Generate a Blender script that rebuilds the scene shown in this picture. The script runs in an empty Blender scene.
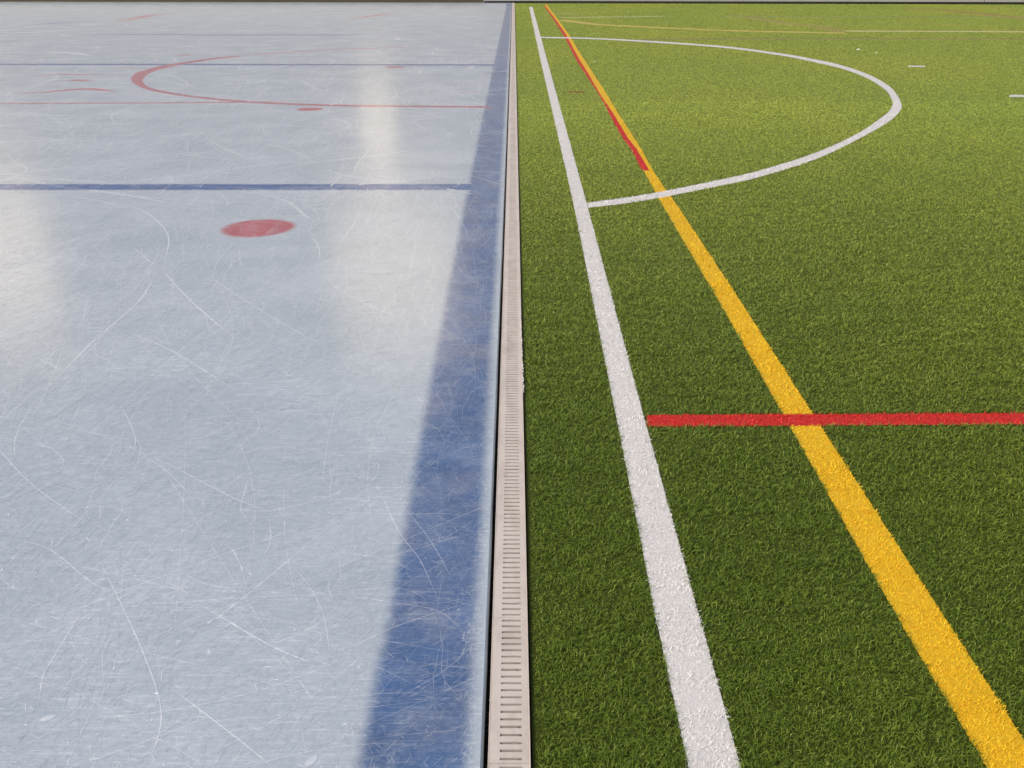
import bpy, bmesh, math, random
import numpy as np
from mathutils import Vector, Matrix, noise as mnoise

rng = np.random.default_rng(7)
random.seed(7)
scene = bpy.context.scene
C = scene.collection

# ------------------------------------------------------------------ camera
W, H = 1024, 768
F = 959.0                      # focal length in pixels
PITCH = math.radians(24.0)     # below the horizon
YAW = 0.00333
CAM_H = 1.6
cam_d = bpy.data.cameras.new('camera')
cam_d.sensor_fit = 'HORIZONTAL'
cam_d.sensor_width = 36
cam_d.lens = F / W * 36
cam_d.clip_start = 0.05
cam_d.clip_end = 2000
cam = bpy.data.objects.new('camera', cam_d)
C.objects.link(cam)
cam.location = (0, 0, CAM_H)
cam.rotation_euler = (math.pi / 2 - PITCH, 0, YAW)
scene.camera = cam
RM = cam.rotation_euler.to_matrix()


def ground(px, py, z=0.0):
    """where a point seen in the photograph lies on the level plane at height z"""
    d = RM @ Vector(((px - W / 2) / F, -(py - H / 2) / F, -1.0))
    t = (z - CAM_H) / d.z
    return (d.x * t, d.y * t)


# ------------------------------------------------------------------ helpers
def tag(o, label=None, cat=None, group=None, kind=None):
    if label: o['label'] = label
    if cat: o['category'] = cat
    if group: o['group'] = group
    if kind: o['kind'] = kind
    return o


def link(name, me, mats, parent=None):
    o = bpy.data.objects.new(name, me)
    C.objects.link(o)
    for m in (mats if isinstance(mats, (list, tuple)) else [mats]):
        me.materials.append(m)
    if parent: o.parent = parent
    return o


def empty(name, loc=(0, 0, 0), rz=0.0):
    o = bpy.data.objects.new(name, None)
    C.objects.link(o)
    o.location = loc
    o.rotation_euler = (0, 0, rz)
    o.empty_display_size = 0.2
    return o


def bm_obj(name, bm, mat, parent=None, smooth=False):
    me = bpy.data.meshes.new(name)
    bm.normal_update()
    bm.to_mesh(me)
    bm.free()
    if smooth:
        me.polygons.foreach_set('use_smooth', [True] * len(me.polygons))
    return link(name, me, mat, parent)


def box(bm, x0, x1, y0, y1, z0, z1, bevel=0.0):
    r = bmesh.ops.create_cube(bm, size=1)
    for v in r['verts']:
        v.co = Vector(((x0 + x1) / 2 + v.co.x * (x1 - x0), (y0 + y1) / 2 + v.co.y * (y1 - y0), (z0 + z1) / 2 + v.co.z * (z1 - z0)))
    if bevel:
        es = list({e for v in r['verts'] for e in v.link_edges})
        bmesh.ops.bevel(bm, geom=es, offset=bevel, segments=2, affect='EDGES', profile=0.6)


def np_mesh(name, verts, quads, cols=None, uvs=None, mat_idx=None, smooth=True, attrs=None):
    """fast mesh from numpy: verts (n,3), quads (m,4)"""
    me = bpy.data.meshes.new(name)
    n, m = len(verts), len(quads)
    me.vertices.add(n)
    me.vertices.foreach_set('co', np.ascontiguousarray(verts, np.float32).ravel())
    me.loops.add(m * 4)
    me.loops.foreach_set('vertex_index', np.ascontiguousarray(quads, np.int32).ravel())
    me.polygons.add(m)
    me.polygons.foreach_set('loop_start', np.arange(0, m * 4, 4, dtype=np.int32))
    me.polygons.foreach_set('loop_total', np.full(m, 4, np.int32))
    me.polygons.foreach_set('use_smooth', np.full(m, smooth, bool))
    if mat_idx is not None:
        me.polygons.foreach_set('material_index', np.ascontiguousarray(mat_idx, np.int32))
    me.update(calc_edges=True)
    if cols is not None:
        a = me.attributes.new('tint', 'FLOAT_COLOR', 'POINT')
        c4 = np.ones((n, 4), np.float32)
        c4[:, :3] = cols
        a.data.foreach_set('color', c4.ravel())
    if uvs is not None:
        a = me.uv_layers.new(name='UVMap')
        a.data.foreach_set('uv', np.ascontiguousarray(uvs[quads.ravel()], np.float32).ravel())
    for k, v in (attrs or {}).items():
        a = me.attributes.new(k, 'FLOAT', 'POINT')
        a.data.foreach_set('value', np.ascontiguousarray(v, np.float32))
    return me


# ------------------------------------------------------------------ node helpers
def material(name):
    m = bpy.data.materials.new(name)
    m.use_nodes = True
    nt = m.node_tree
    b = nt.nodes['Principled BSDF']
    return m, nt, b


def N(nt, t, **kw):
    n = nt.nodes.new(t)
    for k, v in kw.items():
        setattr(n, k, v)
    return n


def L(nt, a, b):
    nt.links.new(a, b)


def coords(nt, scale=(1, 1, 1), rot=0.0, loc=(0, 0, 0)):
    tc = N(nt, 'ShaderNodeNewGeometry')
    mp = N(nt, 'ShaderNodeMapping')
    mp.inputs['Scale'].default_value = scale
    mp.inputs['Rotation'].default_value = (0, 0, rot)
    mp.inputs['Location'].default_value = loc
    L(nt, tc.outputs['Position'], mp.inputs['Vector'])
    return mp.outputs['Vector']


def tex_noise(nt, vec, scale, detail=4.0, rough=0.55, dist=0.0):
    n = N(nt, 'ShaderNodeTexNoise')
    n.inputs['Scale'].default_value = scale
    n.inputs['Detail'].default_value = detail
    n.inputs['Roughness'].default_value = rough
    n.inputs['Distortion'].default_value = dist
    L(nt, vec, n.inputs['Vector'])
    return n.outputs['Fac']


def ramp(nt, fac, stops):
    r = N(nt, 'ShaderNodeValToRGB')
    els = r.color_ramp.elements
    while len(els) < len(stops):
        els.new(0.5)
    for e, (p, c) in zip(els, stops):
        e.position = p
        e.color = (*c, 1) if len(c) == 3 else c
    L(nt, fac, r.inputs['Fac'])
    return r.outputs['Color']


def rng_map(nt, val, a, b, c=0.0, d=1.0, smooth=False):
    r = N(nt, 'ShaderNodeMapRange')
    if smooth: r.interpolation_type = 'SMOOTHSTEP'
    for k, v in zip(('From Min', 'From Max', 'To Min', 'To Max'), (a, b, c, d)):
        r.inputs[k].default_value = v
    L(nt, val, r.inputs['Value'])
    return r.outputs['Result']


def math_n(nt, op, a, b=None, clamp=False):
    n = N(nt, 'ShaderNodeMath', operation=op)
    n.use_clamp = clamp
    for i, v in enumerate((a, b)):
        if v is None: continue
        if isinstance(v, (int, float)): n.inputs[i].default_value = v
        else: L(nt, v, n.inputs[i])
    return n.outputs[0]


def mix(nt, fac, a, b):
    n = N(nt, 'ShaderNodeMix', data_type='RGBA')
    for sock, v in ((n.inputs[0], fac), (n.inputs[6], a), (n.inputs[7], b)):
        if isinstance(v, (int, float)): sock.default_value = v
        elif isinstance(v, tuple): sock.default_value = (*v, 1)
        else: L(nt, v, sock)
    return n.outputs[2]


# ------------------------------------------------------------------ world and sun
SUN_EL, SUN_AZ = math.radians(44), math.radians(242)   # azimuth from +Y clockwise: from the left, a little behind
w = bpy.data.worlds.new('World')
scene.world = w
w.use_nodes = True
nt = w.node_tree
sky = N(nt, 'ShaderNodeTexSky', sky_type='NISHITA')
sky.sun_disc = False
sky.sun_elevation = SUN_EL
sky.sun_rotation = SUN_AZ
sky.air_density = 1.0
sky.dust_density = 5.0
sky.ozone_density = 1.0
bg = nt.nodes['Background']
bg.inputs['Strength'].default_value = 0.13
L(nt, sky.outputs['Color'], bg.inputs['Color'])

sd = bpy.data.lights.new('sun', 'SUN')
sd.energy = 1.5
sd.angle = math.radians(22)
sd.color = (1.0, 0.90, 0.78)
so = bpy.data.objects.new('sun', sd)
C.objects.link(so)
dirv = Vector((math.sin(SUN_AZ) * math.cos(SUN_EL), math.cos(SUN_AZ) * math.cos(SUN_EL), math.sin(SUN_EL)))
so.rotation_euler = dirv.to_track_quat('Z', 'Y').to_euler()
so.location = dirv * 30

# ------------------------------------------------------------------ ice materials
def frost(nt):
    """0..1 cloudy frost on skated ice: soft clouds plus fine rubbed strokes in several directions"""
    clouds = rng_map(nt, tex_noise(nt, coords(nt), 1.6, 6, 0.6, 0.4), 0.35, 0.7)
    fine = rng_map(nt, tex_noise(nt, coords(nt), 42, 5, 0.7, 1.2), 0.42, 0.75)
    out = math_n(nt, 'ADD', math_n(nt, 'MULTIPLY', clouds, 0.26), math_n(nt, 'MULTIPLY', fine, 0.34))
    for k, (rot, sx, sy) in enumerate(((0.45, 9, 150), (-0.6, 8, 170), (1.25, 10, 140), (0.85, 7, 130))):
        s = tex_noise(nt, coords(nt, (sx, sy, 1), rot, (k * 3.1, k * 1.7, 0)), 1.0, 3, 0.6, 0.6)
        s = rng_map(nt, s, 0.56, 0.70)
        patch = rng_map(nt, tex_noise(nt, coords(nt, loc=(k * 5.3, 2.2 * k, 0)), 1.9, 2), 0.42, 0.62)
        out = math_n(nt, 'ADD', out, math_n(nt, 'MULTIPLY', math_n(nt, 'MULTIPLY', s, patch), 0.42))
    return math_n(nt, 'MINIMUM', out, 1.0)


def ice_surface(nt, b, fr):
    r = rng_map(nt, fr, 0, 1, 0.16, 0.31)
    L(nt, r, b.inputs['Roughness'])
    b.inputs['IOR'].default_value = 1.36
    bump = N(nt, 'ShaderNodeBump')
    bump.inputs['Strength'].default_value = 0.06
    bump.inputs['Distance'].default_value = 0.004
    L(nt, math_n(nt, 'ADD', fr, tex_noise(nt, coords(nt), 11, 4, 0.6)), bump.inputs['Height'])
    L(nt, bump.outputs['Normal'], b.inputs['Normal'])


def bare_ice(nt, fr):
    deep = tex_noise(nt, coords(nt), 0.55, 3, 0.5)
    base = mix(nt, deep, (0.262, 0.330, 0.382), (0.345, 0.402, 0.460))
    return mix(nt, fr, base, (0.58, 0.63, 0.69))


ice_m, nt, b = material('ice')
fr = frost(nt)
L(nt, bare_ice(nt, fr), b.inputs['Base Color'])
ice_surface(nt, b, fr)

ice_edge_m, nt, b = material('ice_edge')
n1 = tex_noise(nt, coords(nt, (1, 0.3, 1)), 30, 4)
L(nt, mix(nt, n1, (0.24, 0.31, 0.36), (0.42, 0.48, 0.52)), b.inputs['Base Color'])
b.inputs['Roughness'].default_value = 0.2
b.inputs['IOR'].default_value = 1.31
SNOW = (0.84, 0.86, 0.90)


def snow_cover(nt):
    at = N(nt, 'ShaderNodeAttribute', attribute_name='cover')
    brk = rng_map(nt, tex_noise(nt, coords(nt), 60, 3, 0.6), 0.30, 0.62, 0.35, 1.0)
    return math_n(nt, 'MULTIPLY', at.outputs['Fac'], brk)


def paint_colour(nt, fr, col, frosty, warm):
    c = mix(nt, tex_noise(nt, coords(nt), 4.5, 5, 0.65), tuple(v * 0.55 for v in col), tuple(min(1, v * 1.45) for v in col))
    if warm:
        c = mix(nt, rng_map(nt, tex_noise(nt, coords(nt, loc=(9, 4, 0)), 2.6, 4, 0.6), 0.5, 0.75, 0, 0.5), c, warm)
    return mix(nt, math_n(nt, 'MULTIPLY', fr, frosty), c, (0.48, 0.52, 0.60))


def worn_cover(nt):
    return rng_map(nt, tex_noise(nt, coords(nt, loc=(3, 8, 0)), 7, 5, 0.7), 0.30, 0.50, 0.72, 1.0)


def ice_paint(name, col, frosty=0.55, soft=0.12, opacity=0.9, warm=None):
    """paint frozen under a film of ice: soft edges across the stripe, frost and wear on top"""
    m, nt, b = material(name)
    fr = frost(nt)
    ice_surface(nt, b, fr)
    at = N(nt, 'ShaderNodeAttribute', attribute_name='edge')
    wob = math_n(nt, 'MULTIPLY', math_n(nt, 'SUBTRACT', tex_noise(nt, coords(nt), 22, 4), 0.5), soft * 0.45)
    wob = math_n(nt, 'MULTIPLY', wob, rng_map(nt, at.outputs['Fac'], 0, 0.06))
    e = rng_map(nt, math_n(nt, 'ADD', at.outputs['Fac'], wob), 0.01, 0.01 + soft, 0, opacity, True)
    e = math_n(nt, 'MULTIPLY', e, worn_cover(nt))
    L(nt, mix(nt, e, bare_ice(nt, fr), paint_colour(nt, fr, col, frosty, warm)), b.inputs['Base Color'])
    return m


BAND = ((0.028, 0.084, 0.222), 0.46, 0.17, 0.95, (0.17, 0.17, 0.23))
# skate cuts filled with snow: on bare ice, on the blue band, and over the smaller marks
scr_m, nt, b = material('ice_scratch')
fr = frost(nt)
ice_surface(nt, b, fr)
L(nt, mix(nt, snow_cover(nt), bare_ice(nt, fr), SNOW), b.inputs['Base Color'])
scr_band_m, nt, b = material('band_scratch')
fr = frost(nt)
ice_surface(nt, b, fr)
un = N(nt, 'ShaderNodeAttribute', attribute_name='under')
c = mix(nt, math_n(nt, 'MULTIPLY', math_n(nt, 'MULTIPLY', worn_cover(nt), un.outputs['Fac']), BAND[3]), bare_ice(nt, fr), paint_colour(nt, fr, BAND[0], BAND[1], BAND[4]))
L(nt, mix(nt, math_n(nt, 'MULTIPLY', snow_cover(nt), .55), c, SNOW), b.inputs['Base Color'])
scr_mark_m, nt, b = material('mark_scratch')
b.inputs['Base Color'].default_value = (*SNOW, 1)
b.inputs['Roughness'].default_value = 0.5
b.inputs['IOR'].default_value = 1.31
L(nt, math_n(nt, 'MULTIPLY', snow_cover(nt), .5), b.inputs['Alpha'])

blue_band_m = ice_paint('band_blue_paint', *BAND)
blue_m = ice_paint('line_blue_paint', (0.008, 0.062, 0.225), 0.10, 0.22, 0.97)
blue_faint_m = ice_paint('faint_blue_paint', (0.03, 0.08, 0.26), 0.45, 0.35, 0.7)
red_m = ice_paint('ice_red_paint', (0.33, 0.018, 0.026), 0.34, 0.12, 0.95)
red_thin_m = ice_paint('thin_red_paint', (0.38, 0.020, 0.020), 0.20, 0.25, 1.0)
red_faint_m = ice_paint('faint_red_paint', (0.44, 0.06, 0.06), 0.4, 0.3, 0.8)


# ------------------------------------------------------------------ ribbons on the ground
def smooth_poly(pts, per=10):
    """Catmull-Rom through 2D points"""
    p = [np.array(q, float) for q in pts]
    if len(p) < 3:
        return np.array([p[0] + (p[-1] - p[0]) * t for t in np.linspace(0, 1, per + 1)])
    p = [2 * p[0] - p[1]] + p + [2 * p[-1] - p[-2]]
    out = []
    for i in range(1, len(p) - 2):
        for t in np.linspace(0, 1, per, endpoint=False):
            a, b_, c, d = p[i - 1], p[i], p[i + 1], p[i + 2]
            out.append(0.5 * ((2 * b_) + (c - a) * t + (2 * a - 5 * b_ + 4 * c - d) * t * t + (3 * b_ - a - 3 * c + d) * t ** 3))
    out.append(p[-2])
    return np.array(out)


def edges_from_centre(pts, widths):
    """left and right edges of a stripe from its centre line and widths in metres"""
    pts = np.asarray(pts, float)
    t = np.gradient(pts, axis=0)
    t /= np.linalg.norm(t, axis=1)[:, None] + 1e-9
    n = np.stack([-t[:, 1], t[:, 0]], 1)
    wd = np.interp(np.linspace(0, 1, len(pts)), np.linspace(0, 1, len(widths)), widths)[:, None] / 2
    return pts + n * wd, pts - n * wd


def stripe_mesh(name, le, ri, z, cuts=6, ends=0.0):
    """flat stripe between two edges; attribute 'edge' = 0 at the rim .. 0.5 in the middle"""
    n = len(le)
    u = np.linspace(0, 1, cuts + 1)
    V = np.zeros((n, cuts + 1, 3))
    V[:, :, :2] = le[:, None, :] * (1 - u[None, :, None]) + ri[:, None, :] * u[None, :, None]
    V[:, :, 2] = z
    edge = np.minimum(u, 1 - u)[None, :].repeat(n, 0)
    if ends:
        d = np.linalg.norm(np.diff((le + ri) / 2, axis=0), axis=1)
        s = np.concatenate([[0], np.cumsum(d)])
        edge = np.minimum(edge, (np.minimum(s, s[-1] - s) / ends * 0.5)[:, None])
    i = np.arange(n - 1)[:, None] * (cuts + 1) + np.arange(cuts)[None, :]
    q = np.stack([i, i + 1, i + cuts + 2, i + cuts + 1], -1).reshape(-1, 4)
    if np.cross(le[1] - le[0], ri[0] - le[0]) > 0:
        q = q[:, ::-1]
    return np_mesh(name, V.reshape(-1, 3), q, attrs={'edge': edge.ravel()})


ICE_Z = 0.012


def gp(pts, z=0.0):
    return [ground(x, y, z) for x, y in pts]


ice_marks = []


def ice_line(name, pts, widths, mat, z, label, cat='ice marking', group=None, per=10, ends=0.0):
    c = smooth_poly(gp(pts, ICE_Z), per)
    le, ri = edges_from_centre(c, widths)
    ice_marks.append((le, ri))
    o = link(name, stripe_mesh(name, le, ri, ICE_Z + z * .06, 6, ends), mat)
    return tag(o, label, cat, group, 'thing')


def ice_spot(name, cx, cy, rx, mat, z, label, group=None, ratio=1.0):
    """round spot painted in the ice, radius from its half width in the photo"""
    x, y = ground(cx, cy, ICE_Z)
    x1, _ = ground(cx + rx, cy, ICE_Z)
    R = x1 - x
    ice_marks.append((np.array([(x - R, y - R), (x - R, y + R)]), np.array([(x + R, y - R), (x + R, y + R)])))
    rings, seg = 8, 48
    V, E, q = [], [], []
    for i in range(rings + 1):
        for k in range(seg):
            a = 2 * math.pi * k / seg
            rr = R * (1 - i / rings * 0.98) * (1 + 0.012 * math.sin(3 * a + 1))
            V.append((x + rr * math.cos(a), y + rr * math.sin(a) * ratio + 0.05 * rr * math.cos(a), ICE_Z + z * .06))
            E.append(i / rings * 0.5)
    for i in range(rings):
        for k in range(seg):
            a, b_ = i * seg + k, i * seg + (k + 1) % seg
            q.append((a, b_, b_ + seg, a + seg))
    q.append((rings * seg, rings * seg + seg // 4, rings * seg + seg // 2, rings * seg + 3 * seg // 4))
    o = link(name, np_mesh(name, np.array(V), np.array(q), attrs={'edge': np.array(E)}), mat)
    return tag(o, label, 'ice marking', group, 'thing')


# the seam runs almost straight ahead; x of the ice edge and drain at distance y
SEAM_N = ground(483, 768)
SEAM_F = ground(509.8, 60)
SEAM_A = math.atan2(SEAM_F[0] - SEAM_N[0], SEAM_F[1] - SEAM_N[1])


def seam(y, off=0.0):
    t = (y - SEAM_N[1]) / (SEAM_F[1] - SEAM_N[1])
    return SEAM_N[0] + (SEAM_F[0] - SEAM_N[0]) * t + off


FAR_L = ground(0, 2.2)[1]
FAR_M = ground(512, 3.2)[1]
FAR_R = ground(1024, 4.6)[1]
Y_END = FAR_M

# ---- ground under everything
bm = bmesh.new()
box(bm, -400, 400, -200, 900, -0.6, -0.15)
gm, nt, b = material('ground')
L(nt, mix(nt, tex_noise(nt, coords(nt), 8, 5), (0.16, 0.155, 0.145), (0.24, 0.235, 0.22)), b.inputs['Base Color'])
b.inputs['Roughness'].default_value = 0.9
tag(bm_obj('ground', bm, gm), kind='structure')

# ---- the ice slab: top face, rounded rim, and the skate scratches cut into it
NEAR_Y = -3.0
ice_v, ice_q, ice_mi, ice_cov = [], [], [], []


def add_v(*p):
    ice_v.append(p)
    ice_cov.append(0.0)
    return len(ice_v) - 1


prof = [(-45.0, 0.0), (-0.030, 0.0), (-0.016, 0.0), (-0.011, 0.0), (-0.007, -0.0005), (-0.004, -0.0015), (-0.0012, -0.005), (0.0, -0.012), (0.0, -0.06), (-0.004, -0.11)]
ys = [NEAR_Y] + list(np.linspace(-1, 8, 91)) + list(np.linspace(8.4, Y_END + 2.2, 80))
rows = []
for y in ys:
    jit = 0.0012 * mnoise.noise(Vector((y * 6, 0.3, 0))) + 0.0016 * mnoise.noise(Vector((y * 1.3, 5.3, 0)))
    rows.append([add_v(seam(y) + dx + (jit if dx > -1 else 0), y, ICE_Z + dz) for dx, dz in prof])
for r0, r1 in zip(rows[:-1], rows[1:]):
    for k in range(len(prof) - 1):
        ice_q.append((r0[k], r0[k + 1], r1[k + 1], r1[k]))
        ice_mi.append(0 if k < 2 else 1)


def scratch(pts, width, cover, taper=True):
    """one groove as a hair-thin strip of snow"""
    pts = np.asarray(pts, float)
    if len(pts) < 2: return
    cover = min(cover * 1.3, .9)
    z = ICE_Z + 0.00034 + min(cover, 1) * 0.00010 + random.random() * 0.00002
    wv = np.full(len(pts), width)
    cv = np.full(len(pts), cover)
    if taper and len(pts) > 2:
        f = np.clip(np.minimum(np.linspace(0, 1, len(pts)), np.linspace(1, 0, len(pts))) * 4 + 0.15, 0, 1)
        cv = cv * f
        wv = wv * (0.4 + 0.6 * f)
    le, ri = edges_from_centre(pts, [1.0])
    c = (le + ri) / 2
    n = (le - ri)
    lo = None
    for i in range(len(pts)):
        if c[i, 0] > seam(c[i, 1], -0.012): return
        a = add_v(*(c[i] + n[i] * wv[i] / 2), z)
        b_ = add_v(*(c[i] - n[i] * wv[i] / 2), z)
        ice_cov[a] = ice_cov[b_] = cv[i]
        if lo: ice_q.append((lo[0], lo[1], b_, a)); ice_mi.append(2)
        lo = (a, b_)


def photo_scratch(pts, width=0.004, cover=0.5, per=7):
    scratch(smooth_poly(gp(pts, ICE_Z), per), width * .9, cover * .92)


Z = lambda pts: [(x / 2.087, 400 + y / 2.087) for x, y in pts]
for pts, wd, cv in (
        (Z([(200, 320), (245, 410), (300, 530), (335, 640), (325, 720), (290, 762)]), .0024, .55),
        (Z([(-30, 70), (60, 170), (190, 265)]), .0025, .55),
        (Z([(0, 505), (240, 405), (500, 310), (720, 235)]), .0028, .5),
        (Z([(0, 525), (140, 470), (350, 360)]), .0026, .45),
        (Z([(0, 285), (100, 310), (190, 380), (240, 400)]), .0028, .45),
        (Z([(135, 665), (340, 650), (560, 600), (793, 510)]), .0023, .5),
        (Z([(290, 100), (430, 175), (500, 210), (570, 235)]), .003, .5),
        (Z([(470, 225), (570, 230), (690, 200), (745, 168)]), .003, .5),
        (Z([(80, 640), (90, 575), (110, 540), (190, 410)]), .0028, .5),
        (Z([(330, 580), (500, 710), (570, 768)]), .003, .5),
        (Z([(390, 410), (560, 510), (660, 552)]), .003, .55),
        (Z([(430, 475), (560, 370), (720, 235)]), .0028, .5),
        (Z([(70, 5), (35, 70), (30, 130)]), .003, .4),
        (Z([(250, 5), (280, 70), (282, 105)]), .003, .45),
        (Z([(282, 105), (350, 150), (410, 215)]), .003, .4),
        (Z([(500, 0), (540, 45), (520, 80), (400, 165)]), .003, .45),
        (Z([(0, 670), (200, 560), (420, 450), (620, 390)]), .0026, .4),
        (Z([(560, 240), (565, 290), (545, 340)]), .003, .4),
        ([(375, 480), (398, 530), (420, 560), (440, 605)], .003, .55),
        ([(398, 500), (430, 540), (455, 585)], .0026, .5),
        ([(340, 595), (390, 602), (440, 612), (470, 640)], .0028, .5),
        ([(345, 650), (400, 625), (475, 600)], .0028, .5),
        ([(395, 700), (445, 670), (478, 640)], .0024, .45),
        ([(165, 262), (168, 235), (150, 215), (130, 205)], .007, .55),
        ([(158, 265), (190, 300), (240, 343)], .0055, .55),
        ([(157, 270), (140, 300), (95, 340), (40, 395)], .0055, .5),
        ([(130, 245), (158, 268)], .005, .5),
        ([(120, 330), (170, 350), (235, 390)], .005, .42),
        ([(60, 195), (95, 200), (125, 208)], .010, .5),
        ([(0, 230), (50, 212), (95, 200), (150, 188)], .008, .4),
        ([(320, 262), (318, 245), (308, 235)], .006, .5),
        ([(322, 272), (340, 290), (380, 310), (420, 325)], .005, .35),
        ([(205, 300), (260, 290), (325, 270)], .005, .35),
        ([(200, 270), (260, 310), (330, 350)], .005, .4),
        ([(165, 74), (178, 78), (188, 84), (184, 88)], .03, .35),
        ([(205, 84), (250, 83), (275, 78)], .05, .45),
        ([(200, 73), (240, 73), (275, 68), (300, 62)], .06, .4),
        ([(40, 52), (70, 53), (95, 56)], .12, .6),
        ([(0, 33), (40, 32), (105, 28)], .16, .45),
        ([(120, 128), (112, 115), (138, 105), (150, 98)], .02, .4)):
    photo_scratch(pts, wd, cv)


def rand_xy(y0, y1, p=2.0):
    u = random.random()
    if p == 1.0: y = y0 * (y1 / y0) ** u
    else: y = (y0 ** (1 - p) + u * (y1 ** (1 - p) - y0 ** (1 - p))) ** (1 / (1 - p))
    half = 0.62 * (y + 0.8)
    return random.uniform(-half - 0.5, seam(y, -0.02)), y


def walk(x, y, a, length, bend, n, kink=0.0, along=1.0):
    pts = [(x, y)]
    for _ in range(n):
        a += bend / n + random.gauss(0, kink)
        x += math.cos(a) * length / n
        y += math.sin(a) * length / n * along
        pts.append((x, y))
    return pts


# long gliding cuts
for _ in range(420):
    x, y = rand_xy(1.2, 26, 1.5)
    ln = random.uniform(0.4, 1.9) * (1 + y * 0.06)
    scratch(walk(x, y, random.gauss(0.4, 0.9) + (math.pi if random.random() < .5 else 0), ln, random.gauss(0, 0.5), 12),
            random.uniform(0.0008, 0.0019) * (1 + 0.12 * y), random.uniform(0.12, 0.42))
# curls and turns, a few centimetres to a hand wide
for _ in range(1900):
    x, y = rand_xy(2.0, 24, 1.0)
    ln = random.uniform(0.05, 0.34) * (1 + y * 0.07)
    scratch(walk(x, y, random.uniform(0, 6.3), ln, random.gauss(0, 1.0), 7, 0.16),
            random.uniform(0.0007, 0.0018) * (1 + 0.16 * y), random.uniform(0.10, 0.42))
# the web of cuts in the middle distance, mostly skated along the rink
for _ in range(13000):
    x, y = rand_xy(2.0, 20, 1.0)
    if mnoise.noise(Vector((x * .8, y * .5, 4))) + random.uniform(-.3, .5) < 0: continue     # busy and clear areas
    ln = random.uniform(0.05, 0.32) * (1 + y * 0.03)
    scratch(walk(x, y, random.uniform(0, 6.3), ln, random.gauss(0, 1.2), 7, 0.22, min(4, 1 + .4 * y)),
            random.uniform(0.0003, 0.0011) * y, random.uniform(0.05, 0.14 + .022 * min(y, 12)))
# short nicks
for _ in range(11500):
    x, y = rand_xy(1.2, 16, 1.7)
    a = random.choice((0.5, 0.5, -0.6, 1.3)) + random.gauss(0, 0.4)
    scratch(walk(x, y, a, random.uniform(0.008, 0.05) * (1 + 0.1 * y), random.gauss(0, 0.4), 3),
            random.uniform(0.0006, 0.0017) * (1 + 0.1 * y), random.uniform(0.10, 0.5))
# broad snow smears far off
for _ in range(520):
    x, y = rand_xy(7, 35, 0.9)
    scratch(walk(x, y, random.gauss(0, 0.5), random.uniform(0.3, 2.2), random.gauss(0, 0.7), 8, 0.12),
            random.uniform(0.012, 0.05) * (y / 12), random.uniform(0.06, 0.28))
# chips of snow: two clear ones in front, specks elsewhere
def chip(x, y, r, ln, a, cover):
    n = 9
    t = np.linspace(-1, 1, n)
    pts = np.stack([x + np.cos(a) * t * ln, y + np.sin(a) * t * ln], 1)
    le, ri = edges_from_centre(pts, [1.0])
    c, nn = (le + ri) / 2, le - ri
    z = ICE_Z + 0.0005
    lo = None
    for i in range(n):
        wv = r * math.sqrt(max(0.02, 1 - t[i] ** 2))
        a_ = add_v(*(c[i] + nn[i] * wv), z)
        b_ = add_v(*(c[i] - nn[i] * wv), z)
        ice_cov[a_] = ice_cov[b_] = cover
        if lo: ice_q.append((lo[0], lo[1], b_, a_)); ice_mi.append(2)
        lo = (a_, b_)


for px, py, r, ln, a in ((48, 718, .009, .017, .5), (311, 761, .009, .017, 1.0), (93, 759, .003, .006, .6), (210, 622, .004, .012, 1.2), (4, 497, .005, .02, .5), (370, 440, .004, .022, .8)):
    x, y = ground(px, py, ICE_Z)
    chip(x, y, r, ln, a, 0.35)
for _ in range(260):
    x, y = rand_xy(1.3, 10, 1.8)
    chip(x, y, random.uniform(.0012, .003), random.uniform(.002, .006), random.uniform(0, 3), random.uniform(.4, .9))
# the rubbed, snowy crack on the blue band
cx, cy = ground(468, 640, ICE_Z)
for _ in range(70):
    x, y = random.gauss(cx, .012), random.gauss(cy, .035)
    scratch(walk(x, y, random.gauss(1.2, .5), random.uniform(.01, .05), random.gauss(0, .6), 4, .2), random.uniform(.0008, .003), random.uniform(.15, .5))
# frosted margin along the rim
for _ in range(1500):
    y = 1.2 * (14 / 1.2) ** random.random()
    x = seam(y, -0.014 - abs(random.gauss(0, .022)))
    scratch(walk(x, y, random.uniform(0, 3.1), random.uniform(.006, .03), random.gauss(0, .8), 3, .2), random.uniform(.001, .004), random.uniform(.1, .4))

# ---- the marks in the ice
le = np.array(gp([(341, 790), (351, 768), (386, 600), (401, 520), (423, 400), (455, 240), (478.5, 130), (491.5, 70), (506.8, 4)], ICE_Z))
yy = np.linspace(le[0, 1] - 1.0, le[-1, 1], 140)
lx = np.interp(yy, le[:, 1], le[:, 0])
lx[yy < le[0, 1]] = le[0, 0]
band = stripe_mesh('border_band', np.stack([lx - 0.012, yy], 1), np.stack([np.array([seam(v, -0.006) for v in yy]), yy], 1), ICE_Z + 0.00012, 14)
tag(link('border_band', band, blue_band_m), 'wide dark blue band running along the edge of the ice beside the drain', 'ice marking', None, 'thing')

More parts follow.
